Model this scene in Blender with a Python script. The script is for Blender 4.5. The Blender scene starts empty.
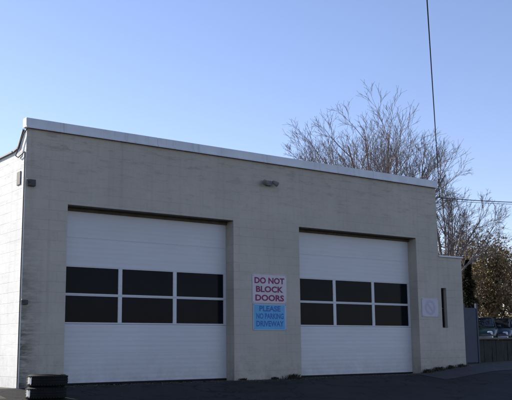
import bpy, bmesh, math, random
from mathutils import Vector, Matrix
R = math.radians
C = bpy.context.scene.collection
sc = bpy.context.scene

# ------------------------------------------------------------------ camera
YAW, PITCH, ROLL = R(36.968), R(9.717), R(-0.636)
CAM = Vector((-7.477, -16.232, 0.655))
fw = Vector((math.sin(YAW)*math.cos(PITCH), math.cos(YAW)*math.cos(PITCH), math.sin(PITCH)))
rt = Vector((math.cos(YAW), -math.sin(YAW), 0)); up = rt.cross(fw)
r2 = rt*math.cos(ROLL)+up*math.sin(ROLL); u2 = -rt*math.sin(ROLL)+up*math.cos(ROLL)
cd = bpy.data.cameras.new('camera'); cam = bpy.data.objects.new('camera', cd); C.objects.link(cam)
m = Matrix((r2, u2, -fw)).transposed().to_4x4(); m.translation = CAM
cam.matrix_world = m
cd.sensor_width = 36; cd.lens = 36*880/512; cd.clip_end = 2000; cd.clip_start = 0.1
sc.camera = cam
def ray(px, py, t):                       # world point seen along a direction, t metres of depth from the viewpoint
    return CAM + (fw + r2*((px-256)/880) - u2*((py-200)/880))*t

# ------------------------------------------------------------------ materials
def mat(name, col, rough=0.8, metal=0.0, spec=0.5):
    M = bpy.data.materials.new(name); M.use_nodes = True
    b = M.node_tree.nodes['Principled BSDF']
    b.inputs['Base Color'].default_value = (*col, 1); b.inputs['Roughness'].default_value = rough
    b.inputs['Metallic'].default_value = metal; b.inputs['Specular IOR Level'].default_value = spec
    return M
class G:
    def __init__(s, M): s.t = M.node_tree; s.b = s.t.nodes['Principled BSDF']
    def n(s, typ, **kw):
        o = s.t.nodes.new(typ)
        for k, v in kw.items():
            if k in o.inputs.keys(): o.inputs[k].default_value = v
            else: setattr(o, k, v)
        return o
    def l(s, a, b): s.t.links.new(a, b)
    def coord(s): return s.n('ShaderNodeTexCoord').outputs['Object']
    def noise(s, vec, scale, detail=4, rough=0.6):
        o = s.n('ShaderNodeTexNoise'); o.inputs['Scale'].default_value = scale
        o.inputs['Detail'].default_value = detail; o.inputs['Roughness'].default_value = rough
        s.l(vec, o.inputs['Vector']); return o.outputs['Fac']
    def ramp(s, fac, a, b, c0=(0,0,0), c1=(1,1,1)):
        o = s.n('ShaderNodeValToRGB'); e = o.color_ramp.elements
        e[0].position = a; e[1].position = b; e[0].color = (*c0, 1); e[1].color = (*c1, 1)
        s.l(fac, o.inputs['Fac']); return o.outputs['Color']
    def mix(s, fac, a, b, mode='MIX'):
        o = s.n('ShaderNodeMix'); o.data_type = 'RGBA'; o.blend_type = mode
        for sock, v in ((o.inputs[0], fac), (o.inputs[6], a), (o.inputs[7], b)):
            if hasattr(v, 'default_value'): s.l(v, sock)
            elif isinstance(v, (int, float)): sock.default_value = v
            else: sock.default_value = (*v, 1)
        return o.outputs[2]
    def math(s, op, a, b):
        o = s.n('ShaderNodeMath', operation=op)
        for sock, v in ((o.inputs[0], a), (o.inputs[1], b)):
            if hasattr(v, 'default_value'): s.l(v, sock)
            else: sock.default_value = v
        return o.outputs[0]
    def bump(s, h, strength, dist):
        o = s.n('ShaderNodeBump'); o.inputs['Strength'].default_value = strength; o.inputs['Distance'].default_value = dist
        s.l(h, o.inputs['Height']); s.l(o.outputs['Normal'], s.b.inputs['Normal'])
    def color(s, c): s.l(c, s.b.inputs['Base Color'])

def block_wall(name, base, dark, side=False, dirt=0.5, dirtcol=(.12,.115,.085)):
    """painted concrete block: courses, patched paint, rough flaking top courses, grime"""
    M = mat(name, base, .85, 0, .25); g = G(M); co = g.coord()
    sep = g.n('ShaderNodeSeparateXYZ'); g.l(co, sep.inputs[0])
    cmb = g.n('ShaderNodeCombineXYZ'); g.l(sep.outputs['Y' if side else 'X'], cmb.inputs[0]); g.l(sep.outputs['Z'], cmb.inputs[1])
    br = g.n('ShaderNodeTexBrick'); g.l(cmb.outputs[0], br.inputs['Vector'])
    br.inputs['Scale'].default_value = 1; br.inputs['Brick Width'].default_value = .405; br.inputs['Row Height'].default_value = .203
    br.inputs['Mortar Size'].default_value = .007; br.inputs['Mortar Smooth'].default_value = .6
    br.inputs['Color1'].default_value = (*base, 1); br.inputs['Color2'].default_value = tuple(c*.93 for c in base)+(1,)
    br.inputs['Mortar'].default_value = tuple(c*.86 for c in base)+(1,)
    # joints are only here and there visible under the thick paint
    vis = g.ramp(g.noise(co, 1.1, 5, .65), .42, .62)
    c = g.mix(vis, base, br.outputs['Color'])
    c = g.mix(g.ramp(g.noise(co, .55, 6, .6), .38, .66), c, dark)                      # broad patches
    c = g.mix(g.math('MULTIPLY', g.ramp(g.noise(co, 9, 6, .75), .5, .75), .35), c, tuple(x*.75 for x in dark))
    # flaking, stained courses under the parapet
    st = g.n('ShaderNodeMapping'); st.inputs['Scale'].default_value = (1.3, 1.3, 5.5); g.l(co, st.inputs['Vector'])
    fl = g.ramp(g.noise(st.outputs[0], 1.4, 8, .75), .53, .64)
    top = g.ramp(sep.outputs['Z'], 0, 1); mr = g.n('ShaderNodeMapRange'); g.l(sep.outputs['Z'], mr.inputs[0])
    mr.inputs[1].default_value = 3.7; mr.inputs[2].default_value = 5.1; mr.inputs[3].default_value = .22; mr.inputs[4].default_value = .85
    c = g.mix(g.math('MULTIPLY', fl, mr.outputs[0]), c, tuple(x*.62 for x in base))
    # vertical run-off streaks
    st2 = g.n('ShaderNodeMapping'); st2.inputs['Scale'].default_value = (7, 7, .28); g.l(co, st2.inputs['Vector'])
    c = g.mix(g.math('MULTIPLY', g.ramp(g.noise(st2.outputs[0], 1, 5, .6), .52, .74), .35), c, tuple(x*.7 for x in dark))
    # splash dirt along the base and grime up the left hand corner
    mb = g.n('ShaderNodeMapRange'); g.l(sep.outputs['Z'], mb.inputs[0]); mb.inputs[1].default_value = .75; mb.inputs[2].default_value = -.1
    low = g.math('MULTIPLY', mb.outputs[0], g.ramp(g.noise(co, 4.5, 6, .7), .3, .68))
    c = g.mix(g.math('MULTIPLY', low, dirt), c, dirtcol)
    if not side:
        ml = g.n('ShaderNodeMapRange'); g.l(sep.outputs['X'], ml.inputs[0]); ml.inputs[1].default_value = -.42; ml.inputs[2].default_value = -.9
        mz = g.n('ShaderNodeMapRange'); g.l(sep.outputs['Z'], mz.inputs[0]); mz.inputs[1].default_value = 3.6; mz.inputs[2].default_value = .8
        k = g.math('MULTIPLY', g.math('MULTIPLY', ml.outputs[0], mz.outputs[0]), g.ramp(g.noise(st.outputs[0], 2.4, 6, .7), .36, .6))
        c = g.mix(g.math('MULTIPLY', k, .9), c, (.07,.07,.05))
    g.color(c)
    h = g.math('SUBTRACT', g.math('MULTIPLY', g.noise(co, 30, 6, .7), .4), g.math('MULTIPLY', br.outputs['Fac'], g.math('ADD', vis, .25)))
    h = g.math('SUBTRACT', h, g.math('MULTIPLY', g.math('MULTIPLY', fl, mr.outputs[0]), .8))
    g.bump(h, .55, .008)
    return M

M = {}
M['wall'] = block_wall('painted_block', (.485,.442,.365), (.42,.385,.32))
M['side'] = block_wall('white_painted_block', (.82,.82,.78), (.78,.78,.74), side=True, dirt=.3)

def noisy(name, a, b, scale, rough=.8, metal=0, spec=.5, bump=0, bscale=None, lo=.35, hi=.65, detail=6):
    Mx = mat(name, a, rough, metal, spec); g = G(Mx); co = g.coord()
    g.color(g.mix(g.ramp(g.noise(co, scale, detail, .65), lo, hi), a, b))
    if bump: g.bump(g.noise(co, bscale or scale*3, 6, .7), .6, bump)
    return Mx
M['coping'] = noisy('coping_metal', (.64,.665,.67), (.54,.565,.575), 2.2, .5)
M['roof'] = noisy('roof_felt', (.06,.06,.06), (.09,.09,.085), 1.5, .95)
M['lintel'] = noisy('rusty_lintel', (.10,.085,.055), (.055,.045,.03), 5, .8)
M['rubber'] = noisy('black_rubber', (.004,.004,.0045), (.009,.0085,.008), 6, .7, bump=.004, spec=.2)
M['glass'] = noisy('dark_pane', (.005,.007,.010), (.008,.010,.013), 1.1, .12, spec=.04)
M['dark_metal'] = noisy('dark_metal', (.03,.03,.032), (.06,.05,.045), 12, .6)
M['grey_metal'] = noisy('grey_metal', (.16,.165,.17), (.10,.10,.11), 9, .55)
M['bluegrey'] = noisy('bluegrey_paint', (.03,.042,.07), (.018,.026,.045), 3, .6)
M['cable'] = mat('cable', (.025,.025,.03), .7)
M['pole'] = noisy('pole_wood', (.11,.085,.06), (.06,.048,.036), 6, .9)
M['timber_dark'] = noisy('dark_timber', (.035,.035,.028), (.018,.02,.016), 4, .9, bump=.01)
M['timber_pale'] = noisy('weathered_timber', (.15,.125,.10), (.09,.08,.065), 6, .9)
M['glint_patch'] = noisy('pale_glint', (.72,.72,.68), (.5,.5,.47), 30, .7)  # pale colour standing in for sunlight caught by the tyres

# door skin: white steel, faint ribs, dusty lower edge
Mx = M['coping']; g = G(Mx); co = g.coord(); st = g.n('ShaderNodeMapping'); st.inputs['Scale'].default_value = (9,9,.6); g.l(co, st.inputs['Vector'])
old = g.b.inputs['Base Color'].links[0].from_socket
g.color(g.mix(g.math('MULTIPLY', g.ramp(g.noise(st.outputs[0], 1, 5, .6), .58, .72), .35), old, (.25,.22,.19))); g.bump(g.noise(co, 2.2, 2, .5), .3, .02)
def door_mat():
    Mx = mat('door_paint', (.6,.6,.6), .45, 0, .4); g = G(Mx); co = g.coord()
    sep = g.n('ShaderNodeSeparateXYZ'); g.l(co, sep.inputs[0])
    c = g.mix(g.ramp(g.noise(co, .8, 5, .6), .35, .7), (.57,.575,.575), (.53,.535,.54))
    st = g.n('ShaderNodeMapping'); st.inputs['Scale'].default_value = (.6,1,9); g.l(co, st.inputs['Vector'])
    c = g.mix(g.math('MULTIPLY', g.ramp(g.noise(st.outputs[0], 2.2, 6, .7), .45, .7), .35), c, (.47,.46,.46))
    mb = g.n('ShaderNodeMapRange'); g.l(sep.outputs['Z'], mb.inputs[0]); mb.inputs[1].default_value = .7; mb.inputs[2].default_value = 0
    c = g.mix(g.math('MULTIPLY', mb.outputs[0], g.math('MULTIPLY', g.ramp(g.noise(co, 5, 6, .7), .3, .7), .5)), c, (.22,.22,.2))
    g.color(c)
    w = g.n('ShaderNodeTexWave', wave_type='BANDS', bands_direction='Z'); w.inputs['Scale'].default_value = 3.3; g.l(co, w.inputs['Vector'])
    g.bump(g.math('ADD', w.outputs['Fac'], g.math('MULTIPLY', g.noise(co, 1.9, 3, .5), 5)), .22, .006)
    return Mx
M['door'] = door_mat()

def asphalt():
    Mx = mat('asphalt', (.03,.03,.03), .92, 0, .3); g = G(Mx); co = g.coord()
    c = g.mix(g.ramp(g.noise(co, .5, 7, .65), .35, .66), (.020,.0185,.0185), (.036,.033,.032))
    c = g.mix(g.ramp(g.noise(co, 60, 3, .8), .60, .74), c, (.055,.052,.05))
    c = g.mix(g.math('MULTIPLY', g.ramp(g.noise(co, 1.7, 4, .55), .58, .66), .8), c, (.011,.011,.011))
    c = g.mix(g.math('MULTIPLY', g.ramp(g.noise(co, 22, 5, .8), .50, .68), .55), c, (.065,.06,.056))
    v = g.n('ShaderNodeTexVoronoi', feature='DISTANCE_TO_EDGE'); v.inputs['Scale'].default_value = .55; 
    wob = g.n('ShaderNodeVectorMath', operation='ADD'); nz = g.n('ShaderNodeTexNoise'); nz.inputs['Scale'].default_value = 1.6; g.l(co, nz.inputs['Vector'])
    g.l(co, wob.inputs[0]); g.l(nz.outputs['Color'], wob.inputs[1]); g.l(wob.outputs[0], v.inputs['Vector'])
    c = g.mix(g.ramp(v.outputs['Distance'], .006, .016), (.010,.010,.009), c)
    g.color(c); g.bump(g.noise(co, 55, 6, .85), 1.0, .02); return Mx
M['asphalt'] = asphalt()
M['dirt'] = noisy('dirt_and_thin_grass', (.055,.06,.03), (.085,.07,.05), 1.2, .95, bump=.03, bscale=9)
M['concrete'] = noisy('old_concrete', (.055,.052,.05), (.033,.032,.031), 1.8, .9, bump=.01, bscale=20)
M['bark_grey'] = noisy('grey_bark', (.24,.20,.185), (.16,.135,.125), 3, .9)
M['bark_dark'] = noisy('dark_bark', (.05,.042,.035), (.03,.026,.022), 4, .9)
def leaf(name, a, b, dens=2.0):
    Mx = noisy(name, a, b, dens, .7, spec=.2, lo=.4, hi=.6); g = G(Mx)
    g.b.inputs['Subsurface Weight'].default_value = 0
    return Mx
M['leaf_ochre'] = leaf('ochre_leaves', (.23,.165,.07), (.15,.11,.05))
M['leaf_olive'] = leaf('olive_leaves', (.13,.10,.05), (.085,.075,.035))
M['leaf_dark'] = leaf('dark_needles', (.03,.036,.02), (.05,.052,.03))
M['leaf_brown'] = leaf('brown_leaves', (.22,.14,.085), (.15,.105,.07))
M['weed'] = leaf('weed_green', (.018,.02,.009), (.035,.028,.014), 8)

# ------------------------------------------------------------------ helpers
def obj(name, bm, material, parent=None, smooth=False):
    me = bpy.data.meshes.new(name)
    bm.normal_update(); bm.to_mesh(me); bm.free()
    if smooth:
        for p in me.polygons: p.use_smooth = True
    for x in (material if isinstance(material, (list, tuple)) else [material]): me.materials.append(x)
    o = bpy.data.objects.new(name, me); C.objects.link(o)
    if parent: o.parent = parent
    return o
def tag(o, label, cat, group=None, kind=None):
    if label: o['label'] = label
    if cat: o['category'] = cat
    if group: o['group'] = group
    if kind: o['kind'] = kind
    return o
def thing(name, label, cat, loc=(0,0,0), rz=0, group=None):
    o = bpy.data.objects.new(name, None); C.objects.link(o); o.location = loc; o.rotation_euler = (0,0,rz)
    o.empty_display_size = .2
    return tag(o, label, cat, group)
def struct(name, bm, material):
    o = obj(name, bm, material); o['kind'] = 'structure'; return o
def box(bm, x0, x1, y0, y1, z0, z1, bev=0):
    v = [bm.verts.new(p) for p in ((x0,y0,z0),(x1,y0,z0),(x1,y1,z0),(x0,y1,z0),(x0,y0,z1),(x1,y0,z1),(x1,y1,z1),(x0,y1,z1))]
    fs = [bm.faces.new([v[i] for i in q]) for q in ((3,2,1,0),(4,5,6,7),(0,1,5,4),(1,2,6,5),(2,3,7,6),(3,0,4,7))]
    if bev:
        es = list({e for f in fs for e in f.edges})
        bmesh.ops.bevel(bm, geom=es, offset=bev, segments=2, affect='EDGES', profile=.6)
    return bm
def B(*a, bev=0): return box(bmesh.new(), *a, bev=bev)
def tube(bm, pts, rad, n=8, cap=True):
    pts = [Vector(p) for p in pts]
    if not hasattr(rad, '__len__'): rad = [rad]*len(pts)
    rings = []; prev = None
    for i, p in enumerate(pts):
        d = (pts[min(i+1, len(pts)-1)]-pts[max(i-1, 0)])
        if d.length < 1e-9: d = Vector((0,0,1))
        d.normalize()
        if prev is None:
            a = d.orthogonal().normalized()
        else:
            a = (prev - d*prev.dot(d))
            a = a.normalized() if a.length > 1e-6 else d.orthogonal().normalized()
        prev = a; b = d.cross(a)
        rings.append([bm.verts.new(p+(a*math.cos(6.28318*k/n)+b*math.sin(6.28318*k/n))*rad[i]) for k in range(n)])
    for r0, r1 in zip(rings, rings[1:]):
        for k in range(n): bm.faces.new((r0[k], r0[(k+1)%n], r1[(k+1)%n], r1[k]))
    if cap and n > 2:
        bm.faces.new(rings[0][::-1]); bm.faces.new(rings[-1])
    return bm
def lathe(bm, prof, n=32, cx=0, cy=0, closed=True):
    rings = [[bm.verts.new((cx+r*math.cos(6.28318*k/n), cy+r*math.sin(6.28318*k/n), z)) for k in range(n)] for r, z in prof]
    pr = list(zip(rings, rings[1:]))+([(rings[-1], rings[0])] if closed else [])
    for a, b in pr:
        for k in range(n): bm.faces.new((a[k], a[(k+1)%n], b[(k+1)%n], b[k]))
    return bm
def cellwall(xs, zs, filled, y0, y1):
    """a wall with real openings: only its outer skin, no inner faces"""
    bm = bmesh.new(); cache = {}
    def V(i, j, y):
        k = (i, j, y)
        if k not in cache: cache[k] = bm.verts.new((xs[i], y, zs[j]))
        return cache[k]
    nx, nz = len(xs)-1, len(zs)-1
    F = lambda i, j: 0 <= i < nx and 0 <= j < nz and filled(i, j)
    for i in range(nx):
        for j in range(nz):
            if not F(i, j): continue
            bm.faces.new((V(i,j,y0), V(i+1,j,y0), V(i+1,j+1,y0), V(i,j+1,y0)))
            bm.faces.new((V(i,j+1,y1), V(i+1,j+1,y1), V(i+1,j,y1), V(i,j,y1)))
            if not F(i-1,j): bm.faces.new((V(i,j,y0), V(i,j+1,y0), V(i,j+1,y1), V(i,j,y1)))
            if not F(i+1,j): bm.faces.new((V(i+1,j,y1), V(i+1,j+1,y1), V(i+1,j+1,y0), V(i+1,j,y0)))
            if not F(i,j-1): bm.faces.new((V(i,j,y1), V(i+1,j,y1), V(i+1,j,y0), V(i,j,y0)))
            if not F(i,j+1): bm.faces.new((V(i,j+1,y0), V(i+1,j+1,y0), V(i+1,j+1,y1), V(i,j+1,y1)))
    return bm

# ------------------------------------------------------------------ ground
def ss(a, b, x):
    t = max(0, min(1, (x-a)/(b-a))); return t*t*(3-2*t)
def gz(x, y):
    z = 0.0
    if y < 0: z = -.95*(1-math.exp(y/7.0))
    z += .18*ss(9.6, 12.2, x)*ss(-9, -.2, y)
    z += .10*ss(11.5, 16, x)*ss(-4, 0, y)
    if x > 12.0: z += .5*ss(1.15, 1.5, y)*ss(12.0, 12.6, x)
    return z
def grid(xs, ys, dz, skip=None):
    bm = bmesh.new(); V = {}
    for i, x in enumerate(xs):
        for j, y in enumerate(ys): V[i, j] = bm.verts.new((x, y, gz(x, y)+dz))
    for i in range(len(xs)-1):
        for j in range(len(ys)-1):
            bm.faces.new((V[i,j], V[i+1,j], V[i+1,j+1], V[i,j+1]))
    return bm
fx = [-60,-40,-25,-16,-10,-6,-4,-2.5,-1.5,-.9]+[i*1.0 for i in range(0, 10)]+[9.9,10.4,10.9,11.4,11.9,12.0,12.2,12.4,12.6,13,14,15,16,18,21,25,30,40,55]
fy = [-60,-45,-32,-24,-18,-14,-11,-9,-7.5,-6,-5,-4,-3.2,-2.5,-2,-1.5,-1,-.65,-.3,0.02]
by = [.4,.8,1.15,1.2,1.3,1.4,1.5,2,4,8,16,30,60]
gx = [-900,-400,-150]+fx+[90,180,450,900]; gy = [-900,-300,-120]+fy+by+[120,300,900]
struct('ground', grid(gx, gy, 0), M['dirt'])
struct('asphalt_forecourt', grid([x for x in fx if x <= 55], [y for y in fy if y <= -1.0]+[], .006), M['asphalt'])
struct('asphalt_apron', grid([x for x in fx if -1.5 <= x <= 9.9], [-1.0,-.65,-.3,0.02], .006), M['asphalt'])
struct('pavement', grid([x for x in fx if x >= 9.9], [-1.0,-.65,-.3,0.02], .012), M['concrete'])
struct('parking_lot', grid([x for x in fx if 12.6 <= x], [2,4,8,16,30], .008), M['concrete'])

# ------------------------------------------------------------------ building
D1L, D1R, D2L, D2R = 0, 4.087, 6.028, 10.11
XL, XR, XA, H, HO, HA = -.90, 10.98, 11.93, 5.06, 3.60, 3.14
bld = thing('garage_building', 'single storey painted block garage building with two wide bay doors and pale flat roof edge', 'building')
xs = [XL, D1L, D1R, D2L, D2R, XR]; zs = [-.6, 0, HO, H]
zs[-1] = 4.3
obj('front_wall', cellwall(xs, zs, lambda i, j: not (j == 1 and i in (1, 3)), 0, .42), M['wall'], bld)
obj('parapet', cellwall([XL, XR], [4.3001, H], lambda i, j: True, 0, .10), M['wall'], bld)
# annex with its slot window
ann = obj('annex_wall', cellwall([XR+.002, 11.04, 11.25, XA], [-.6, 1.21, 2.29, HA], lambda i, j: not (j == 1 and i == 1), 0.012, .35), M['wall'], bld)
bm = B(XA-.3, XA-.002, .352, 5, -.6, HA-.003); box(bm, XR+.01, XA-.302, 4.7, 5, -.6, HA-.003)
obj('annex_rear_wall', bm, M['wall'], ann)
obj('annex_roof', B(XR+.012, XA-.31, .36, 4.69, HA-.25, HA-.12), M['roof'], ann)
bm = B(XR+.004, XA+.04, -.03, .38, HA+.002, HA+.045, bev=.005)
obj('annex_coping', bm, M['coping'], ann)
w = obj('slot_window', B(11.042, 11.248, .14, .17, 1.212, 2.288), M['glass'], ann)
bm = bmesh.new()
for a in ((11.042,11.062,.11,.139,1.212,2.288),(11.228,11.248,.11,.139,1.212,2.288),(11.063,11.227,.11,.139,1.212,1.24),(11.063,11.227,.11,.139,2.262,2.288),(11.063,11.227,.11,.139,1.73,1.75)): box(bm, *a)
obj('frame', bm, M['dark_metal'], w)
# side wall, sunlit, with the parapet stepping down behind the front
bm = bmesh.new()
prof = [(.003,-.6),(12,-.6),(12,4.66),(.62,4.66),(.36,4.70),(.12,5.03),(.003,5.03)]
for x in (XL-.012, XL-.002): pass
A = [bm.verts.new((XL-.012, y, z)) for y, z in prof]; Bv = [bm.verts.new((XL-.002, y, z)) for y, z in prof]
bm.faces.new(A[::-1]); bm.faces.new(Bv)
for i in range(len(prof)): bm.faces.new((A[i], A[(i+1)%len(prof)], Bv[(i+1)%len(prof)], Bv[i]))
bmesh.ops.recalc_face_normals(bm, faces=bm.faces)
obj('side_wall', bm, M['side'], bld)
bm = bmesh.new(); box(bm, XL+.001, XL+.25, .422, 11.7, -.6, 4.62); box(bm, XR-.25, XR, .422, 11.7, -.6, 4.72); box(bm, XL+.001, XR, 11.702, 12, -.6, 4.6)
obj('rear_wall', bm, M['side'], bld)
obj('roof', B(XL+.252, XR-.252, .424, 11.7, 4.2, 4.35), M['roof'], bld)
# raking metal flashing on the side parapet
bm = bmesh.new()
def strip(bm, pts, x0, x1, th):
    for (ya, za), (yb, zb) in zip(pts, pts[1:]):
        d = Vector((0, yb-ya, zb-za)).normalized(); nrm = Vector((0, -d.z, d.y))*th
        q = [Vector((x, y, z)) for x in (x0, x1) for y, z in ((ya, za), (yb, zb))]
        v = [bm.verts.new(p) for p in q]+[bm.verts.new(p+nrm) for p in q]
        for f in ((0,1,3,2),(4,6,7,5),(0,4,5,1),(2,3,7,6),(0,2,6,4),(1,5,7,3)): bm.faces.new([v[i] for i in f])
strip(bm, [(.125,5.035),(.36,4.705),(.62,4.665)], XL-.05, XL+.0, .035)
strip(bm, [(.64,4.664),(11.98,4.664)], XL-.06, XL+.245, .035)
obj('side_flashing', bm, M['grey_metal'], bld)
# front coping: folded metal with drip edge, in lengths with joints
cop = bmesh.new(); xx = XL-.05; L = (XR+.05-xx)/4
for i in range(4):
    a, b = xx+i*L+(.002 if i else 0), xx+(i+1)*L-(.002 if i < 3 else 0)
    box(cop, a, b, -.055, .12, 5.062, 5.25, bev=.005)
    box(cop, a, b, -.075, -.056, 5.045, 5.085, bev=.003)
obj('coping', cop, M['coping'], bld)
# doors
def garage_door(x0, x1):
    x0 += .004; x1 -= .004
    yb0, yb1 = .30, .35
    d = obj('garage_door', door_skin(x0, x1, yb0, yb1), M['door'], bld)
    ww = (x1-x0-.07*2-.09*2)/3
    for r in range(2):
        z0 = 1.262+r*.585
        for c in range(3):
            a = x0+.07+c*(ww+.09)
            obj('window_pane', B(a+.002, a+ww-.002, yb0+.022, yb0+.028, z0+.002, z0+.53), M['glass'], d)
    s = bmesh.new(); box(s, x0+.002, x1-.002, yb0-.006, yb1-.01, .0075, .052, bev=.008)
    obj('bottom_seal', s, M['rubber'], d)
    f = bmesh.new()
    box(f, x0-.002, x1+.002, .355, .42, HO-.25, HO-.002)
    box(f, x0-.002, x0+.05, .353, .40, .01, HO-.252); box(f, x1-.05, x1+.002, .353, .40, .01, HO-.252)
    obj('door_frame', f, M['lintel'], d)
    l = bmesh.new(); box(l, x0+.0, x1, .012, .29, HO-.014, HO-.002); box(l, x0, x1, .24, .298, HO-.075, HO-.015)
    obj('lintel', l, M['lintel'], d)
    return d
def door_skin(x0, x1, y0, y1):
    bm = bmesh.new()
    box(bm, x0+.003, x1-.003, y0+.006, y1-.004, .06, 1.225); box(bm, x0+.003, x1-.003, y0+.006, y1-.004, 2.42, HO-.03)
    for k in (0, 1):                                    # solid lower sections
        box(bm, x0, x1, y0, y1, .055+k*.587, .055+k*.587+.583, bev=.002)
    ww = (x1-x0-.07*2-.09*2)/3
    for r in range(2):                                  # glazed sections: rails and stiles
        z0 = 1.262+r*.585
        box(bm, x0, x1, y0, y1, z0-.031, z0, bev=.002); box(bm, x0, x1, y0, y1, z0+.532, z0+.551-.0, bev=.002)
        e = [x0, x0+.07]
        box(bm, x0, x0+.07, y0+.001, y1, z0+.0005, z0+.5315); box(bm, x1-.07, x1, y0+.001, y1, z0+.0005, z0+.5315)
        for c in (1, 2):
            a = x0+.07+c*(ww+.09)-.09
            box(bm, a, a+.09, y0+.001, y1, z0+.0005, z0+.5315)
    z = 1.262+2*.585-.033
    for k in (0, 1):
        zt = min(z+.58, HO-.02); box(bm, x0, x1, y0, y1, z, zt, bev=.002); z = zt+.004
    return bm
garage_door(D1L, D1R); garage_door(D2L, D2R)

# ------------------------------------------------------------------ signs and fixtures on the wall
def text_mesh(name, s, width, height, x, z, y, material, parent, off=.012, shear=0):
    cu = bpy.data.curves.new(name, 'FONT'); cu.body = s; cu.align_x = 'CENTER'; cu.size = 1; cu.offset = off; cu.extrude = .0; cu.resolution_u = 3
    t = bpy.data.objects.new('tmp', cu); C.objects.link(t)
    dg = bpy.context.evaluated_depsgraph_get(); me = bpy.data.meshes.new_from_object(t.evaluated_get(dg))
    bpy.data.objects.remove(t)
    xs_ = [v.co.x for v in me.vertices]; ys_ = [v.co.y for v in me.vertices]
    w0, h0 = max(xs_)-min(xs_), max(ys_)-min(ys_); cx = (max(xs_)+min(xs_))/2; y0 = min(ys_)
    for v in me.vertices: v.co = Vector((x+(v.co.x-cx)*width/w0, y, z+(v.co.y-y0)*height/h0))
    me.materials.append(material); me.name = name
    o = bpy.data.objects.new(name, me); C.objects.link(o); o.parent = parent; return o
M['sign_pink'] = noisy('faded_white_board', (.56,.51,.53), (.48,.43,.46), 3, .5)
M['ink_red'] = mat('faded_maroon_ink', (.19,.008,.075), .6)
M['sign_blue'] = noisy('pale_blue_board', (.36,.42,.52), (.30,.37,.48), 3.5, .5)
M['ink_blue'] = noisy('blue_ink', (.02,.10,.34), (.02,.14,.38), 4, .6)
M['sign_white'] = noisy('weathered_white_board', (.48,.46,.49), (.42,.40,.44), 5, .5)
M['ink_lilac'] = mat('sun_bleached_ink', (.41,.38,.44), .7)
def board(name, label, loc, w, h, m):
    t = thing(name, label, 'sign', loc)
    obj('board', B(-w/2, w/2, -.014, -.002, 0, h, bev=.002), m, t)
    for sx in (-1, 1):
        for zz in (.025, h-.025): obj('screw_head', tube(bmesh.new(), [(sx*(w/2-.025), -.0145, zz), (sx*(w/2-.025), -.019, zz)], .008, 8), M['grey_metal'], t)
    return t
s1 = board('warning_sign', 'faded pink and white sign reading DO NOT BLOCK DOORS on the wall between the doors', (5.10, 0, 1.735), 1.0, .655, M['sign_pink'])
for i, (tx, wd) in enumerate((('DO NOT', .88), ('BLOCK', .80), ('DOORS', .84))):
    text_mesh('lettering', tx, wd, .145, 0, .45-i*.2, -.0158, M['ink_red'], s1, .035)
S2_PANEL = noisy('cyan_print', (.10,.38,.60), (.08,.32,.55), 5, .55)
s2 = board('parking_sign', 'pale blue sign with blue lettering directly below the maroon lettered sign', (5.10, 0, 1.115), .98, .608, M['sign_blue'])
obj('printed_panel', B(-.46, .43, -.0152, -.0142, .025, .58), S2_PANEL, s2)
for i, (tx, wd) in enumerate((('PLEASE', .62), ('NO PARKING', .80), ('DRIVEWAY', .80))):
    text_mesh('lettering', tx, wd, .13, 0, .43-i*.172, -.0158, M['ink_blue'], s2, .032)
s3 = board('notice_board', 'small bleached white notice with a faint ring on the wall right of the right-hand door', (10.55, 0, 1.50), .64, .49, M['sign_white'])
bm = bmesh.new(); N = 40
for k in range(N):
    a, b = 6.28318*k/N, 6.28318*(k+1)/N
    bm.faces.new([bm.verts.new((r*math.cos(t), -.0158, .245+r*math.sin(t))) for r, t in ((.2,a),(.2,b),(.135,b),(.135,a))][::-1])
q = [Vector((x, -.0166, .245+z)) for x, z in ((-.14,.1),(-.1,.14),(.14,-.1),(.1,-.14))]
bm.faces.new([bm.verts.new(p) for p in q]); bmesh.ops.recalc_face_normals(bm, faces=bm.faces)
obj('emblem', bm, M['ink_lilac'], s3)

M['fixture'] = noisy('dull_grey_fixture', (.24,.225,.20), (.16,.15,.135), 14, .7)
wl = thing('wall_light', 'small grey twin-headed light fixture high on the wall between the doors', 'wall light', (5.09, 0, 4.565))
obj('junction_box', B(-.075, .075, -.07, -.001, -.06, .06, bev=.01), M['grey_metal'], wl)
for s in (-1, 1):
    bm = bmesh.new()
    tube(bm, [(s*.07,-.05,0), (s*.11,-.075,.0), (s*.135,-.09,.005)], .014, 8)
    d = Vector((s*.35, -.75, -.55)).normalized(); c = Vector((s*.15, -.10, .01))
    tube(bm, [c-d*.08, c-d*.05, c+d*.0, c+d*.07, c+d*.075], [.025,.038,.05,.062,.058], 14)
    obj('lamp_head', bm, M['fixture'], wl, True)
def bracket(name, label, x, z, cat, s=1):
    t = thing(name, label, cat, (x, 0, z))
    obj('box', B(-.07*s, .07*s, -.075*s, -.001, -.065*s, .065*s, bev=.008), M['dark_metal'], t)
    obj('hook', tube(bmesh.new(), [(-.05*s,-.07*s,0), (-.10*s,-.10*s,.01), (-.12*s,-.10*s,.05*s), (-.10*s,-.06*s,.08*s)], .009, 8), M['dark_metal'], t)
bracket('meter_box', 'small dark metal box with a hook at the upper left corner of the front wall', -.79, 3.95, 'metal box')
bracket('pipe_bracket', 'tiny dark bracket low on the left edge of the front wall above the tyres', -.84, 1.62, 'bracket', .7)

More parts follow.
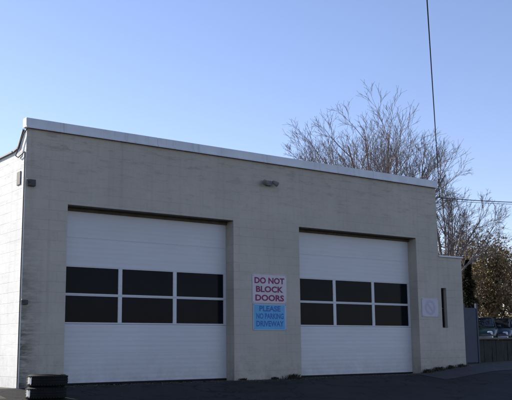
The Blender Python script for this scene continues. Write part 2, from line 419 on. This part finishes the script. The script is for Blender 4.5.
# loose cable looped down the side parapet
tag(obj('loose_cable', tube(bmesh.new(), [(XL-.03,-.07,5.02),(XL-.05,.05,4.95),(XL-.06,.2,4.80),(XL-.07,.34,4.6),(XL-.06,.42,4.56),(XL-.055,.30,4.50),(XL-.05,.14,4.53),(XL-.024,.05,4.58),(XL-.024,.03,4.3),(XL-.024,.03,3.4),(XL-.024,.035,-.0)], .011, 6), M['cable'], None, True), 'thin dark cable hanging in a loop at the top left corner of the building', 'cable')
# downspout-like rusty patch plate on side wall
tag(obj('vent_plate', B(XL-.03, XL-.013, .22, .40, 3.95, 4.22, bev=.004), M['dark_metal']), 'small dark plate fixed high on the sunlit side wall', 'plate')

# ------------------------------------------------------------------ tyres
def tyre(name, label, loc, rz, tilt, R0=.36, W=.205):
    t = thing(name, label, 'tyre', loc, rz, 'tyres stacked at the left corner'); t.rotation_euler = (tilt, 0, rz)
    bm = bmesh.new(); r = R0; w = W
    prof = [(r*.60,.02),(r*.66,.0),(r*.84,-.002),(r*.95,.018),(r,.045),(r*.985,.05),(r*.985,.062),(r,.067),(r,w*.5-.008),(r*.985,w*.5),(r,w*.5+.008),(r,w-.067),(r*.985,w-.062),(r*.985,w-.05),(r,w-.045),(r*.95,w-.018),(r*.84,w+.002),(r*.66,w),(r*.60,w-.02),(r*.585,w-.05),(r*.80,w*.5),(r*.585,.05)]
    lathe(bm, prof, 48); n = 44
    for k in range(n):                                    # tread blocks
        a = 6.28318*k/n; c_, s_ = math.cos(a), math.sin(a); tx, ty = -s_, c_
        for z0, z1 in ((.02,.046),(w-.046,w-.02)):
            h = .019; ro = r+.0012; ri = r*.95
            P = [((ro if e else ri)*c_+q*h*tx, (ro if e else ri)*s_+q*h*ty, z) for z in (z0, z1) for e, q in ((0,-1),(1,-1),(1,1),(0,1))]
            v = [bm.verts.new(p) for p in P]
            for f in ((0,1,2,3),(7,6,5,4),(0,4,5,1),(1,5,6,2),(2,6,7,3),(3,7,4,0)): bm.faces.new([v[i] for i in f])
    obj('tyre_body', bm, M['rubber'], t)
    # sun glint on the left of the tread, painted as a pale patch
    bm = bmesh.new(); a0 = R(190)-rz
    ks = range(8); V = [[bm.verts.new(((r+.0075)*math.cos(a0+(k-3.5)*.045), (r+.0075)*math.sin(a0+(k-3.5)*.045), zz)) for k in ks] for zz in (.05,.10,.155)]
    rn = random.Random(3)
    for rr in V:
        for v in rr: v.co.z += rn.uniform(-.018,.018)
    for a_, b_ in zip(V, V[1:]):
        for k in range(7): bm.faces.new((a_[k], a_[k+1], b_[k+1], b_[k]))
    obj('painted_glint', bm, M['glint_patch'], t)
gt = gz(-.88, -1.2)
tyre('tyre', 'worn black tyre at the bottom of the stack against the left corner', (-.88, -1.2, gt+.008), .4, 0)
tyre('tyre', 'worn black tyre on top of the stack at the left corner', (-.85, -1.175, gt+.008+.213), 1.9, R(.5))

# ------------------------------------------------------------------ weeds and low wall
def weeds(x, y, s, seed, label):
    rn = random.Random(seed); bm = bmesh.new()
    for k in range(int(170*s)):
        a = rn.uniform(0, 6.28); r = min(abs(rn.gauss(0, .10*s)), .22*s); bx, by_ = r*1.5*math.cos(a), -abs(r*math.sin(a))*.5
        h = rn.uniform(.03, .13)*s*(1.1-min(1, r/.5)); le = rn.uniform(.2, .9)*h; w_ = rn.uniform(.006, .016)
        dx, dy = math.cos(a)*le, math.sin(a)*le*.6-.01
        p = [(bx-w_,by_,0),(bx+w_,by_,0),(bx+dx*.5+w_*.8,by_+dy*.5,h*.7),(bx+dx*.5-w_*.8,by_+dy*.5,h*.7)]
        v = [bm.verts.new(q) for q in p]; bm.faces.new(v)
        t = bm.verts.new((bx+dx, by_+dy, h)); bm.faces.new((v[3], v[2], t))
    o = obj('weed_tuft', bm, M['weed']); o.location = (x, y, gz(x, y)+.004); tag(o, label, 'weeds', 'weeds along the foot of the wall')
for a in ((5.72,-.04,1.0,1,'dark weed clump at the foot of the pier just left of the right-hand door'),
          (5.2,-.03,.5,2,'tiny weed tuft at the foot of the pier under the signs'),
          (10.3,-.04,.9,3,'weed clump at the foot of the wall just right of the right-hand door'),
          (10.72,-.04,1.0,4,'weed clump directly below the bleached white notice'),
          (11.2,-.04,.8,5,'weed clump below the slot window'),
          (11.65,-.05,.75,6,'weed clump at the far right end of the annex wall'),
          (4.3,-.03,.45,7,'tiny weed tuft just right of the left-hand door'),
          (-.4,-.05,.6,8,'weed tuft behind the tyres at the left pier')): weeds(*a)

rn = random.Random(9); bm = bmesh.new()
for k in range(2600):
    x = rn.uniform(-.8, 13.5); d = abs(rn.gauss(0, .13)); y = -.012-d
    if D1L < x < D1R or D2L < x < D2R: y += .10
    s_ = rn.uniform(.004, .014); z = gz(x, y)+.012
    v = [bm.verts.new((x+s_*rn.uniform(.6,1.3)*math.cos(a), y+s_*rn.uniform(.6,1.3)*math.sin(a), z)) for a in (0,1.6,3.1,4.7)]
    t = bm.verts.new((x, y, z+s_*.9))
    for i in range(4): bm.faces.new((v[i], v[(i+1)%4], t))
tag(obj('gravel_litter', bm, M['timber_pale']), 'fine grit and leaf litter gathered along the foot of the wall', 'grit', None, 'stuff')
gt_ = thing('metal_gate', 'narrow blue-grey metal gate panel standing beside the annex corner', 'gate', (13.26, .9, gz(13.2,.9)))
bm = B(-.24, .26, -.02, .02, .03, 1.62, bev=.005)
obj('sheet_panel', bm, M['bluegrey'], gt_)
bm = bmesh.new()
for x in (-.28, .30): box(bm, x-.03, x+.03, -.035, .035, -.05, 1.75, bev=.006)
obj('gate_post', bm, M['bluegrey'], gt_)
fz = thing('low_timber_wall', 'low dark timber wall with weathered pale top rail right of the blue-grey gate', 'wall', (13.62, 1.05, .2))
rn = random.Random(5); bm = bmesh.new()
x = 0
while x < 14:
    w_ = rn.uniform(.17, .21); box(bm, x, x+w_-.012, rn.uniform(-.01,.01), .05, -.1, .70+rn.uniform(-.015,.005), bev=.004); x += w_
obj('boards', bm, M['timber_dark'], fz)
obj('top_rail', B(-.03, 14.05, -.05, .085, .712, .768, bev=.008), M['timber_pale'], fz)

# ------------------------------------------------------------------ poles and wires
def wire(name, a, b, sag, rad, label, n=24):
    a, b = Vector(a), Vector(b)
    pts = [a.lerp(b, k/n)-Vector((0,0,4*sag*(k/n)*(1-k/n))) for k in range(n+1)]
    tag(obj(name, tube(bmesh.new(), pts, rad, 6), M['cable'], None, True), label, 'wire')
cor = Vector((XR+.20, .03, 4.86))
br_ = thing('wire_bracket', 'small dark bracket on the upper right corner of the building where the overhead wires end', 'bracket', (XR+.001, .05, 4.86))
obj('arm', tube(bmesh.new(), [(0,0,-.12),(.1,-.01,-.05),(.2,-.02,-.02)], .014, 8), M['dark_metal'], br_, True)
obj('insulator', tube(bmesh.new(), [(.2,-.02,-.03),(.2,-.02,0),(.2,-.02,.03)], [.02,.034,.02], 10), M['grey_metal'], br_, True)
q = ray(427, 0, 14.0); far = cor+(q-cor)*2.6
wire('service_wire', cor, far, .0, .011, 'dark overhead wire rising steeply from the building corner to the top of the photo')
def pole(label, x, y, top):
    z = gz(x, y); t = thing('utility_pole', label, 'utility pole', (x, y, z))
    obj('shaft', tube(bmesh.new(), [(0,0,-.3),(0,0,(top-z)*.5),(0,0,top-z+.4)], [.15,.13,.10], 16), M['pole'], t, True)
    obj('crossarm', B(-1.1, 1.1, -.17, -.105, top-z-.35, top-z-.24, bev=.008), M['pole'], t)
pole('wooden utility pole behind the photographer', far.x, far.y, far.z)
e = ray(600, 200.5, 38)
a1 = cor+Vector((0,.02,-.05)); 
wire('side_wire', a1, e, .12, .012, 'upper of the two dark wires running right from the building corner')
wire('side_wire', a1+Vector((-.02,0,-.06)), e+Vector((0,0,-.05)), .13, .007, 'lower of the two dark wires running right from the building corner')
pole('wooden utility pole beyond the right edge of the photo', e.x, e.y, e.z)

# ------------------------------------------------------------------ trees
def grow(segs, rn, p, d, L, r, lev, maxlev, kids, ang, upw, wob):
    n = 5 if lev == 0 else (4 if lev < 3 else 3)
    pts, rad = [p.copy()], [r]; q = p.copy(); dd = d.copy(); r1 = r*(.45 if lev < maxlev else .35)
    for i in range(n):
        dd = (dd+Vector((rn.gauss(0,wob), rn.gauss(0,wob), rn.gauss(0,wob)+upw))).normalized()
        q = q+dd*(L/n); pts.append(q.copy()); rad.append(r+(r1-r)*(i+1)/n)
    segs.append((lev, pts, rad))
    if lev >= maxlev: return
    for k in range(kids[lev]):
        f = rn.uniform(.25 if lev else .35, 1.0) if k else 1.0
        t = f*n; i = min(int(t), n-1); base = pts[i].lerp(pts[i+1], t-i)
        ax = (pts[i+1]-pts[i]).normalized(); o = ax.orthogonal().normalized(); o.rotate(Matrix.Rotation(rn.uniform(0, 6.283), 3, ax))
        a = R(rn.uniform(*ang)) * (.5 if k == 0 else 1)
        nd = (ax*math.cos(a)+o*math.sin(a)).normalized()
        rr = (r+(r1-r)*f)*rn.uniform(.5, .72)
        grow(segs, rn, base, nd, L*rn.uniform(.5, .8), rr, lev+1, maxlev, kids, ang, upw, wob)
def tree_parts(root, segs, bark, split=1, minr=.006):
    bt, bc = bmesh.new(), bmesh.new()
    for lev, pts, rad in segs:
        if lev <= split: tube(bt, pts, [max(x, minr) for x in rad], 8, False)
        else: tube(bc, pts, [max(x, minr) for x in rad], 4 if lev < 4 else 3, False)
    obj('trunk', bt, bark, root, True)
    return bc
def bare_tree(label, loc, seed, L, r, lean=(0,0), kids=(7,5,5,4,3), ang=(18,48), upw=.05, wob=.09, minr=.007, maxlev=5, name='bare_tree'):
    rn = random.Random(seed); segs = []
    t = thing(name, label, 'tree', loc, 0, 'bare trees behind the garage')
    grow(segs, rn, Vector((0,0,-.1)), Vector((lean[0], lean[1], 1)).normalized(), L, r, 0, maxlev, kids, ang, upw, wob)
    bc = tree_parts(t, segs, M['bark_grey'], 1, minr)
    obj('crown', bc, M['bark_grey'], t); return t
def on_ground(px, t):
    p = ray(px, 341, t); return (p.x, p.y, gz(p.x, p.y))
def fan_tree(label, loc, seed, fork, limbs, L, r, inc, kids=(7,5,4,3), lean=(0,0), upw=.035, minr=.0055, az0=0):
    """short trunk, a fan of straight rising limbs, fine twigs only towards the ends"""
    rn = random.Random(seed); segs = []
    t = thing('bare_tree', label, 'tree', loc, 0, 'bare trees behind the garage')
    F = Vector((lean[0]*fork*.4, lean[1]*fork*.4, fork))
    segs.append((0, [Vector((0,0,-.15)), F*.35, F*.75, F], [r*1.25, r*1.05, r, r*.85]))
    for k in range(limbs):
        u = (k+.5)/limbs; a = R(inc[0]+(inc[1]-inc[0])*u**.8); az = az0+k*2.39996+rn.uniform(-.3,.3)
        d = Vector((math.sin(a)*math.cos(az)+lean[0], math.sin(a)*math.sin(az)+lean[1], math.cos(a))).normalized()
        start = F*rn.uniform(.72, 1.0)
        limb(segs, rn, start, d, L*rn.uniform(.82,1.0)*(1-.22*u), r*rn.uniform(.34,.60), 1, kids, upw)
    bc = tree_parts(t, segs, M['bark_grey'], 1, minr); obj('crown', bc, M['bark_grey'], t); return t
def limb(segs, rn, p, d, L, r, lev, kids, upw):
    n = 7 if lev == 1 else (4 if lev == 2 else 3); wv = .055 if lev < 3 else .03; pts, rad = [p.copy()], [r]; q = p.copy(); dd = d.copy()
    for i in range(n):
        dd = (dd+Vector((rn.gauss(0,wv), rn.gauss(0,wv), rn.gauss(0,wv)+upw))).normalized()
        q = q+dd*(L/n); pts.append(q.copy()); rad.append(r*(1-.8*(i+1)/n))
    segs.append((lev, pts, rad))
    if lev > len(kids): return
    for k in range(kids[lev-1]):
        f = .28+.70*(k+rn.random())/kids[lev-1]; t = f*n; i = min(int(t), n-1); base = pts[i].lerp(pts[i+1], t-i)
        ax = (pts[i+1]-pts[i]).normalized(); o = ax.orthogonal().normalized(); o.rotate(Matrix.Rotation(k*2.4+rn.uniform(-.6,.6), 3, ax))
        a = R(rn.uniform(16, 36)); nd = (ax*math.cos(a)+o*math.sin(a)).normalized()
        limb(segs, rn, base, nd, L*((.56-.28*f) if lev < 3 else .62)*rn.uniform(.75,1.2), r*(1-.75*f)*.6, lev+1, kids, upw)
fan_tree('tallest bare grey tree spreading fan-like above the right end of the roof', on_ground(387, 31), 31, 2.9, 17, 5.6, .19, (3,46), kids=(7,5,4,3), minr=.0038, upw=.015)
fan_tree('smaller bare tree whose twigs show above the middle of the roof edge', on_ground(350, 35), 8, 3.2, 9, 5.3, .14, (4,40), lean=(-.24,.17), kids=(7,5,4,3), minr=.0042)
fan_tree('bare tree with spreading twigs just right of the building corner', on_ground(449, 33), 23, 2.6, 14, 3.75, .11, (4,56), kids=(7,5,4,3), upw=.005, minr=.0038)

def leafy(name, label, loc, seed, L, r, leafm, n, size, kids=(6,5,4), ang=(22,50), upw=.05, group='leafy trees beyond the car park', spread=.55, bark='bark_dark', lean=(0,0)):
    rn = random.Random(seed); segs = []; ml = len(kids)
    t = thing(name, label, 'tree', loc, 0, group)
    grow(segs, rn, Vector((0,0,-.1)), Vector((lean[0],lean[1],1)).normalized(), L, r, 0, ml, kids, ang, upw, .09)
    bc = tree_parts(t, segs, M[bark], ml, .008); bc.free()
    tips = [p for lev, pts, rad in segs if lev >= ml-1 for p in pts[1:]]
    bm = bmesh.new()
    for k in range(n):
        c = rn.choice(tips)+Vector((rn.gauss(0,spread*.5), rn.gauss(0,spread*.5), rn.gauss(0,spread*.4)))
        s = size*rn.uniform(.5, 1.3); u = Vector((rn.gauss(0,1), rn.gauss(0,1), rn.gauss(0,1))).normalized(); v = u.orthogonal().normalized()
        v.rotate(Matrix.Rotation(rn.uniform(0,6.28), 3, u))
        vs = [bm.verts.new(c+u*s), bm.verts.new(c+v*s*.55), bm.verts.new(c-u*s), bm.verts.new(c-v*s*.55)]
        bm.faces.new(vs)
    obj('crown', bm, M[leafm], t); return t
def conifer(label, loc, seed, Hh, Rr, n):
    rn = random.Random(seed); t = thing('evergreen_tree', label, 'tree', loc, 0, 'leafy trees beyond the car park')
    obj('trunk', tube(bmesh.new(), [(0,0,-.1),(0,0,Hh*.5),(0,0,Hh*.97)], [.11,.07,.015], 8), M['bark_dark'], t, True)
    bm = bmesh.new()
    for k in range(n):
        f = rn.random()**.8; z = .25+(Hh-.25)*f; rr = Rr*(1-f)**.7*(.7+.3*math.sin(z*7+rn.random()))
        a = rn.uniform(0, 6.283); q = rr*rn.random()**.45
        c = Vector((q*math.cos(a), q*math.sin(a), z-.25*q)); out = Vector((math.cos(a), math.sin(a), rn.uniform(-.5,.3)))
        s = rn.uniform(.07,.16); w = out.cross(Vector((0,0,1))).normalized()*s*.35
        bm.faces.new([bm.verts.new(c-w), bm.verts.new(c+w), bm.verts.new(c+out*s*1.5)])
    obj('crown', bm, M['leaf_dark'], t)
leafy('ochre_tree', 'yellow-ochre leafed tree behind the parked cars at the right edge', on_ground(497, 50), 5, 2.75, .17, 'leaf_ochre', 9000, .085, kids=(8,6,5))
leafy('ochre_tree', 'brownish leafed tree rising highest at the right edge beyond the ochre tree', on_ground(514, 58), 6, 3.4, .2, 'leaf_brown', 8000, .09, kids=(8,6,5))
leafy('olive_tree', 'olive green thin-leafed tree right above the annex roof', on_ground(470, 52), 8, 2.8, .17, 'leaf_olive', 6500, .085, kids=(7,6,5))
leafy('olive_tree', 'low olive bushy tree just behind the annex corner', on_ground(452, 56), 9, 2.6, .15, 'leaf_olive', 5500, .085, kids=(7,6,5))
leafy('thin_brown_tree', 'thin brown tree with bare limbs between the dark evergreen and the ochre tree', on_ground(484, 46), 12, 2.4, .13, 'leaf_brown', 2200, .07, kids=(7,5,5))
conifer('narrow dark evergreen standing right behind the annex corner and gate', on_ground(471, 40), 2, 3.9, .75, 7000)
conifer('second dark evergreen hidden low beside the narrow one', on_ground(459, 43), 3, 3.3, .8, 5000)
# far woodland that reads as one mass
rn = random.Random(77); bm = bmesh.new()
for k in range(46000):
    a = R(rn.uniform(-8, 78)); d = rn.uniform(85, 110)
    hh = 5.2+1.6*math.sin(a*23)+1.1*math.sin(a*61+1)+.7*math.sin(a*140)
    z = hh*rn.random()**.7; c = Vector((CAM.x+math.sin(a)*d, CAM.y+math.cos(a)*d, z))
    s = rn.uniform(.12,.42); u = Vector((rn.gauss(0,1), rn.gauss(0,1), rn.gauss(0,1))).normalized(); v = u.orthogonal().normalized()
    bm.faces.new([bm.verts.new(c+u*s), bm.verts.new(c+v*s*.6), bm.verts.new(c-u*s), bm.verts.new(c-v*s*.6)])
o = obj('distant_woodland', bm, M['leaf_olive']); tag(o, 'distant belt of brownish woodland behind everything', 'woodland', None, 'stuff')

# ------------------------------------------------------------------ parked cars
M['tyre'] = M['rubber']; M['chrome'] = mat('bright_metal', (.7,.7,.72), .18, 1)
M['lamp'] = mat('lamp_glass', (.75,.76,.78), .12, 0, .8); M['carglass'] = mat('car_glass', (.03,.035,.04), .04, 0, 1.0)
def car(label, loc, rz, paint):
    t = thing('parked_car', label, 'car', loc, rz, 'cars parked behind the low timber wall')
    # stations along x (length): (x, half width, z low, z belt, ), body as loft
    st = [(-2.2,.60,.42,.62),(-2.1,.78,.32,.80),(-1.7,.85,.26,.90),(-1.0,.88,.24,.93),(0,.89,.24,.93),(.9,.88,.24,.92),(1.5,.85,.26,.84),(2.0,.78,.30,.74),(2.2,.62,.38,.60)]
    bm = bmesh.new(); rings = []
    for x, w, z0, z1 in st:
        mid = (z0+z1)/2
        ring = [(-w*.92,z0),(-w,z0+.08),(-w*1.0,mid),(-w*.97,z1-.08),(-w*.86,z1),(0,z1+.035),(w*.86,z1),(w*.97,z1-.08),(w*1.0,mid),(w,z0+.08),(w*.92,z0)]
        rings.append([bm.verts.new((x, y, z)) for y, z in ring])
    for a, b in zip(rings, rings[1:]):
        n = len(a)
        for k in range(n): bm.faces.new((a[k], b[k], b[(k+1)%n], a[(k+1)%n]))
    bm.faces.new(rings[0]); bm.faces.new(rings[-1][::-1]); bmesh.ops.recalc_face_normals(bm, faces=bm.faces)
    body = obj('body', bm, paint, t, True)
    # greenhouse
    gh = [(-1.75,.66,.93),(-1.25,.58,1.36),(.15,.58,1.40),(.95,.68,.95)]
    bm = bmesh.new(); P = {}
    for i, (x, w, z) in enumerate(gh):
        for s in (-1, 1): P[i, s] = bm.verts.new((x, s*w, z))
    roof = bmesh.new()
    vr = [roof.verts.new(p) for p in ((-1.28,-.57,1.37),(.17,-.57,1.41),(.17,.57,1.41),(-1.28,.57,1.37),(-1.2,-.5,1.42),(.1,-.5,1.455),(.1,.5,1.455),(-1.2,.5,1.42))]
    for f in ((0,1,5,4),(1,2,6,5),(2,3,7,6),(3,0,4,7),(4,5,6,7),(3,2,1,0)): roof.faces.new([vr[i] for i in f])
    for a, b in (((-1.75,.68,.93),(-1.25,.585,1.385)),((.98,.69,.94),(.17,.585,1.415)),((-.45,.72,.93),(-.48,.595,1.40))):
        for s in (-1, 1): tube(roof, [(a[0], s*a[1], a[2]), (b[0], s*b[1], b[2])], .032, 6)
    obj('roof', roof, paint, t, False)
    for i, nm in ((0,'rear_window'),(2,'windscreen')):
        g2 = bmesh.new(); q = [P[i,-1].co, P[i+1,-1].co, P[i+1,1].co, P[i,1].co]
        g2.faces.new([g2.verts.new(c) for c in q]); r_ = bmesh.ops.solidify(g2, geom=g2.faces[:], thickness=.006)
        obj(nm, g2, M['carglass'], t)
    for s in (-1, 1):
        g2 = bmesh.new(); g2.faces.new([g2.verts.new(P[i, s].co+Vector((0, s*(.02 if i in (0,3) else 0), 0))) for i in (0,1,2,3)])
        bmesh.ops.solidify(g2, geom=g2.faces[:], thickness=.006); obj('side_window', g2, M['carglass'], t)
        bm_ = bmesh.new(); box(bm_, 2.02, 2.17, min(s*.42,s*.68), max(s*.42,s*.68), .50, .70, bev=.06); obj('headlight', bm_, M['lamp'], t)
        bm_ = bmesh.new(); box(bm_, .62, .76, min(s*.86,s*1.02), max(s*.86,s*1.02), .92, 1.04, bev=.03); obj('wing_mirror', bm_, paint, t, True)
    bm.free()
    obj('bumper', B(2.13, 2.24, -.7, .7, .34, .46, bev=.03), M['chrome'], t)
    for x in (-1.35, 1.35):
        for s in (-1, 1):
            bm = bmesh.new(); tube(bm, [(x, s*.70, .31),(x, s*.72, .31),(x, s*.88, .31),(x, s*.90, .31)], [.26,.31,.31,.27], 28)
            w = obj('wheel', bm, M['tyre'], t, False)
            obj('rim', tube(bmesh.new(), [(x, s*.895, .31),(x, s*.91, .31)], [.19,.16], 20), M['grey_metal'], w)
cz = lambda p: (p[0], p[1], gz(p[0], p[1])+.009)
M['car_navy'] = mat('navy_car_paint', (.012,.02,.035), .25); M['car_green'] = mat('green_car_paint', (.01,.03,.028), .25); M['car_grey'] = mat('silver_car_paint', (.22,.23,.25), .3, .4)
car('dark green car nearest the blue-grey gate, front towards us', cz(on_ground(482, 46)), R(215), M['car_green'])
car('navy car second from the gate, front towards us', cz(on_ground(499, 47.5)), R(212), M['car_navy'])
car('silver-grey car furthest right behind the low wall', cz(on_ground(518, 49)), R(216), M['car_grey'])

# ------------------------------------------------------------------ light
EL, AZ = R(27), R(-21)            # azimuth measured from +Y towards +X
w = bpy.data.worlds.new('World'); sc.world = w; w.use_nodes = True
nt = w.node_tree; sky = nt.nodes.new('ShaderNodeTexSky'); sky.sky_type = 'NISHITA'; sky.sun_disc = False
sky.sun_elevation = EL; sky.sun_rotation = AZ % (2*math.pi); sky.air_density = 1.0; sky.dust_density = .15; sky.ozone_density = 2.6; sky.altitude = 50
bg = nt.nodes['Background']; bg.inputs['Strength'].default_value = .12; 
tint = nt.nodes.new('ShaderNodeMix'); tint.data_type = 'RGBA'; tint.blend_type = 'MULTIPLY'; tint.inputs[0].default_value = 1
tint.inputs[7].default_value = (1.11, .955, 1.04, 1); nt.links.new(sky.outputs[0], tint.inputs[6]); nt.links.new(tint.outputs[2], bg.inputs['Color'])   # air colour of that winter morning
sd = bpy.data.lights.new('sun', 'SUN'); sd.energy = 5.0; sd.angle = R(.53); sd.color = (1, .94, .85)
so = bpy.data.objects.new('sun', sd); C.objects.link(so)
to = Vector((math.sin(AZ)*math.cos(EL), math.cos(AZ)*math.cos(EL), math.sin(EL)))
so.rotation_euler = to.to_track_quat('Z', 'Y').to_euler(); so.location = to*50
vs = sc.view_settings; vs.view_transform = 'Standard'; vs.look = 'None'; vs.exposure = 0.65; vs.gamma = 1; vs.use_curve_mapping = False
